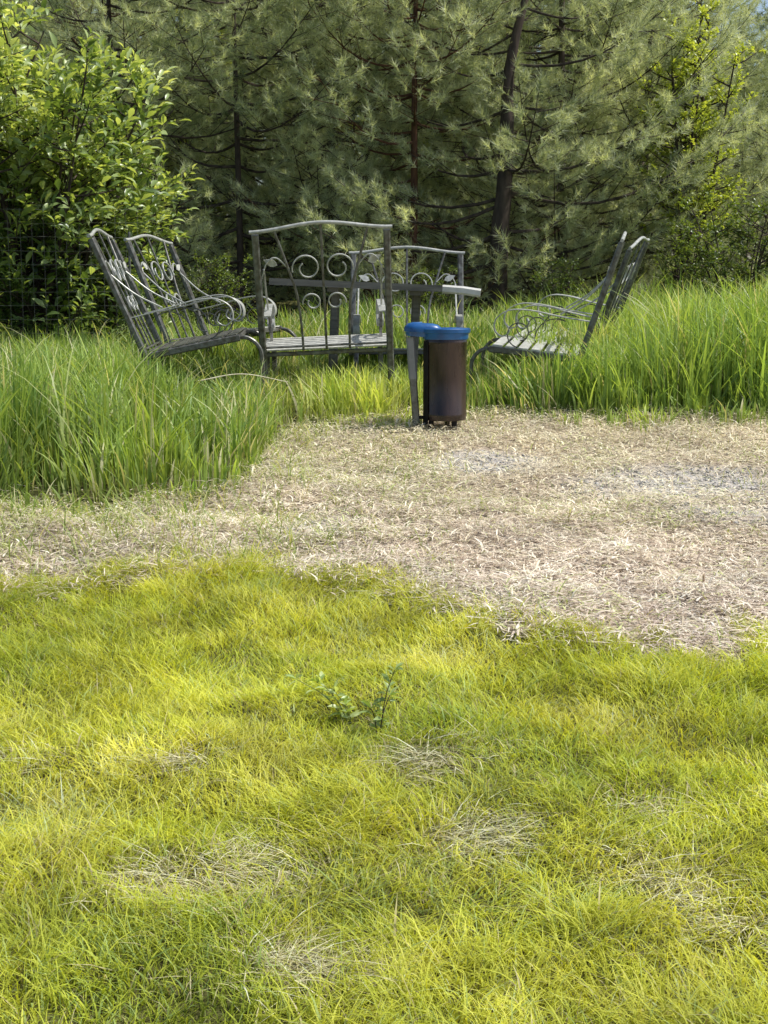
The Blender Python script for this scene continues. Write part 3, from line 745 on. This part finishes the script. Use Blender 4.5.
# low dark shrubs at the foot of the wood
CS = [(.07, .11, .035), (.13, .19, .055), (.22, .3, .08)]
s1 = broad(14, 1.7, 1.0, 9, .05, .55, CS, 'shrub', 4200, .05)
put(s1, at(742, 260, 15.6).x, 15.6, 0); tag(s1, 'dark small leaved shrub at the right edge above the long grass', 'shrub')
for px, yy_, rz, sc, lab in [(690, 16.6, 2., .85, 'dark shrub second from the right edge behind the long grass'), (430, 16.2, 3., .55, 'low shrub behind the farthest bench'), (215, 15.4, 4., .62, 'low shrub behind the gap between left and middle benches'), (560, 16., 5., .6, 'low shrub behind the bench right of the bin'), (30, 15.4, 1., .95, 'shrub deep in shade at the left edge behind the wire fence')]:
    o = copy_tree(s1); put(o, at(px, 260, yy_).x, yy_, rz, sc); tag(o, lab, 'shrub')

# weeds in the lawn
def weed(px, row, label, stems, h, seed, tint):
    rs = np.random.default_rng(seed); x_, y_ = row_y(px, row); root = empty('weed', (x_, y_, g1(x_, y_)))
    m = MB(); pos = []; dr = []
    for (dx, hh_) in stems:
        e = Vector((dx, rs.normal(0, .02), hh_ * h)); c_ = [Vector((dx * .05, 0, -.01)), Vector((dx * .45, 0, hh_ * h * .6)), e]
        q = curve(c_, 6); m.tube(q, .0022, 5, (0, 1, 0), [1 - .5 * i / 12 for i in range(13)])
        for i in range(3, 13):
            for s in (-1, 1):
                if rs.random() < .45:
                    pos.append(tuple(q[i])); dr.append((s * rs.uniform(.5, 1), rs.normal(0, .6), rs.uniform(0, .7)))
        for s in range(4): pos.append(tuple(e)); dr.append((rs.normal(0, .7), rs.normal(0, .7), .6))
    m.build('stem', M_bark if seed == 2 else M_stem, root, True)
    pos, dr = np.array(pos), np.array(dr)
    leaf_crown('leaves', pos, dr, .042, .36, mixc(tint, rs.random(len(pos))), root)
    tag(root, label, 'weed')
M_stem = paint_mat('green_stem', (.1, .14, .04), (.2, .24, .08), 30, .6)
weed(378, 738, 'dark stemmed weed with upright shoot, right of two weeds in the lawn', [(.05, 1.0), (.035, .6), (-.02, .45)], .21, 2, [(.2, .3, .1), (.4, .5, .2)])
weed(352, 725, 'pale leafy weed spreading left, left of two weeds in the lawn', [(-.10, .75), (-.17, .85), (-.05, .6), (-.02, .4)], .17, 3, [(.35, .48, .18), (.62, .7, .36)])

# ------------------------------------------------------------------ world, sun, camera
SUN_EL, SUN_AZ = math.radians(57), math.radians(92)     # azimuth measured from +y (view direction) towards +x
w = bpy.data.worlds.new('World'); scene.world = w; w.use_nodes = True; nt = w.node_tree
bg = nt.nodes['Background']; sk = nt.nodes.new('ShaderNodeTexSky'); sk.sky_type = 'NISHITA'; sk.sun_disc = False
sk.sun_elevation = SUN_EL; sk.sun_rotation = SUN_AZ; sk.dust_density = 2.0
bg.inputs['Strength'].default_value = .15
nt.links.new(sk.outputs[0], bg.inputs['Color'])
sl = bpy.data.lights.new('sun', 'SUN'); sl.energy = 5.0; sl.angle = math.radians(.5); sl.color = (1, .97, .91)
so = link(bpy.data.objects.new('sun', sl))
dirv = Vector((math.cos(SUN_EL) * math.sin(SUN_AZ), math.cos(SUN_EL) * math.cos(SUN_AZ), math.sin(SUN_EL)))
so.rotation_euler = dirv.to_track_quat('Z', 'Y').to_euler(); so.location = (6, 6, 20)

cd = bpy.data.cameras.new('camera'); cam = link(bpy.data.objects.new('camera', cd)); scene.camera = cam
cd.sensor_fit = 'VERTICAL'; cd.sensor_height = 36; cd.lens = F / 1024 * 36; cd.clip_start = .05; cd.clip_end = 1000
cam.location = (0, 0, EYE); cam.rotation_euler = (PI / 2 - PITCH, 0, 0)
scene.view_settings.view_transform = 'Standard'; scene.view_settings.look = 'None'; scene.view_settings.exposure = 0
scene.render.engine = 'CYCLES'
scene.cycles.max_bounces = 4; scene.cycles.diffuse_bounces = 3; scene.cycles.glossy_bounces = 2; scene.cycles.transmission_bounces = 3; scene.cycles.transparent_max_bounces = 4
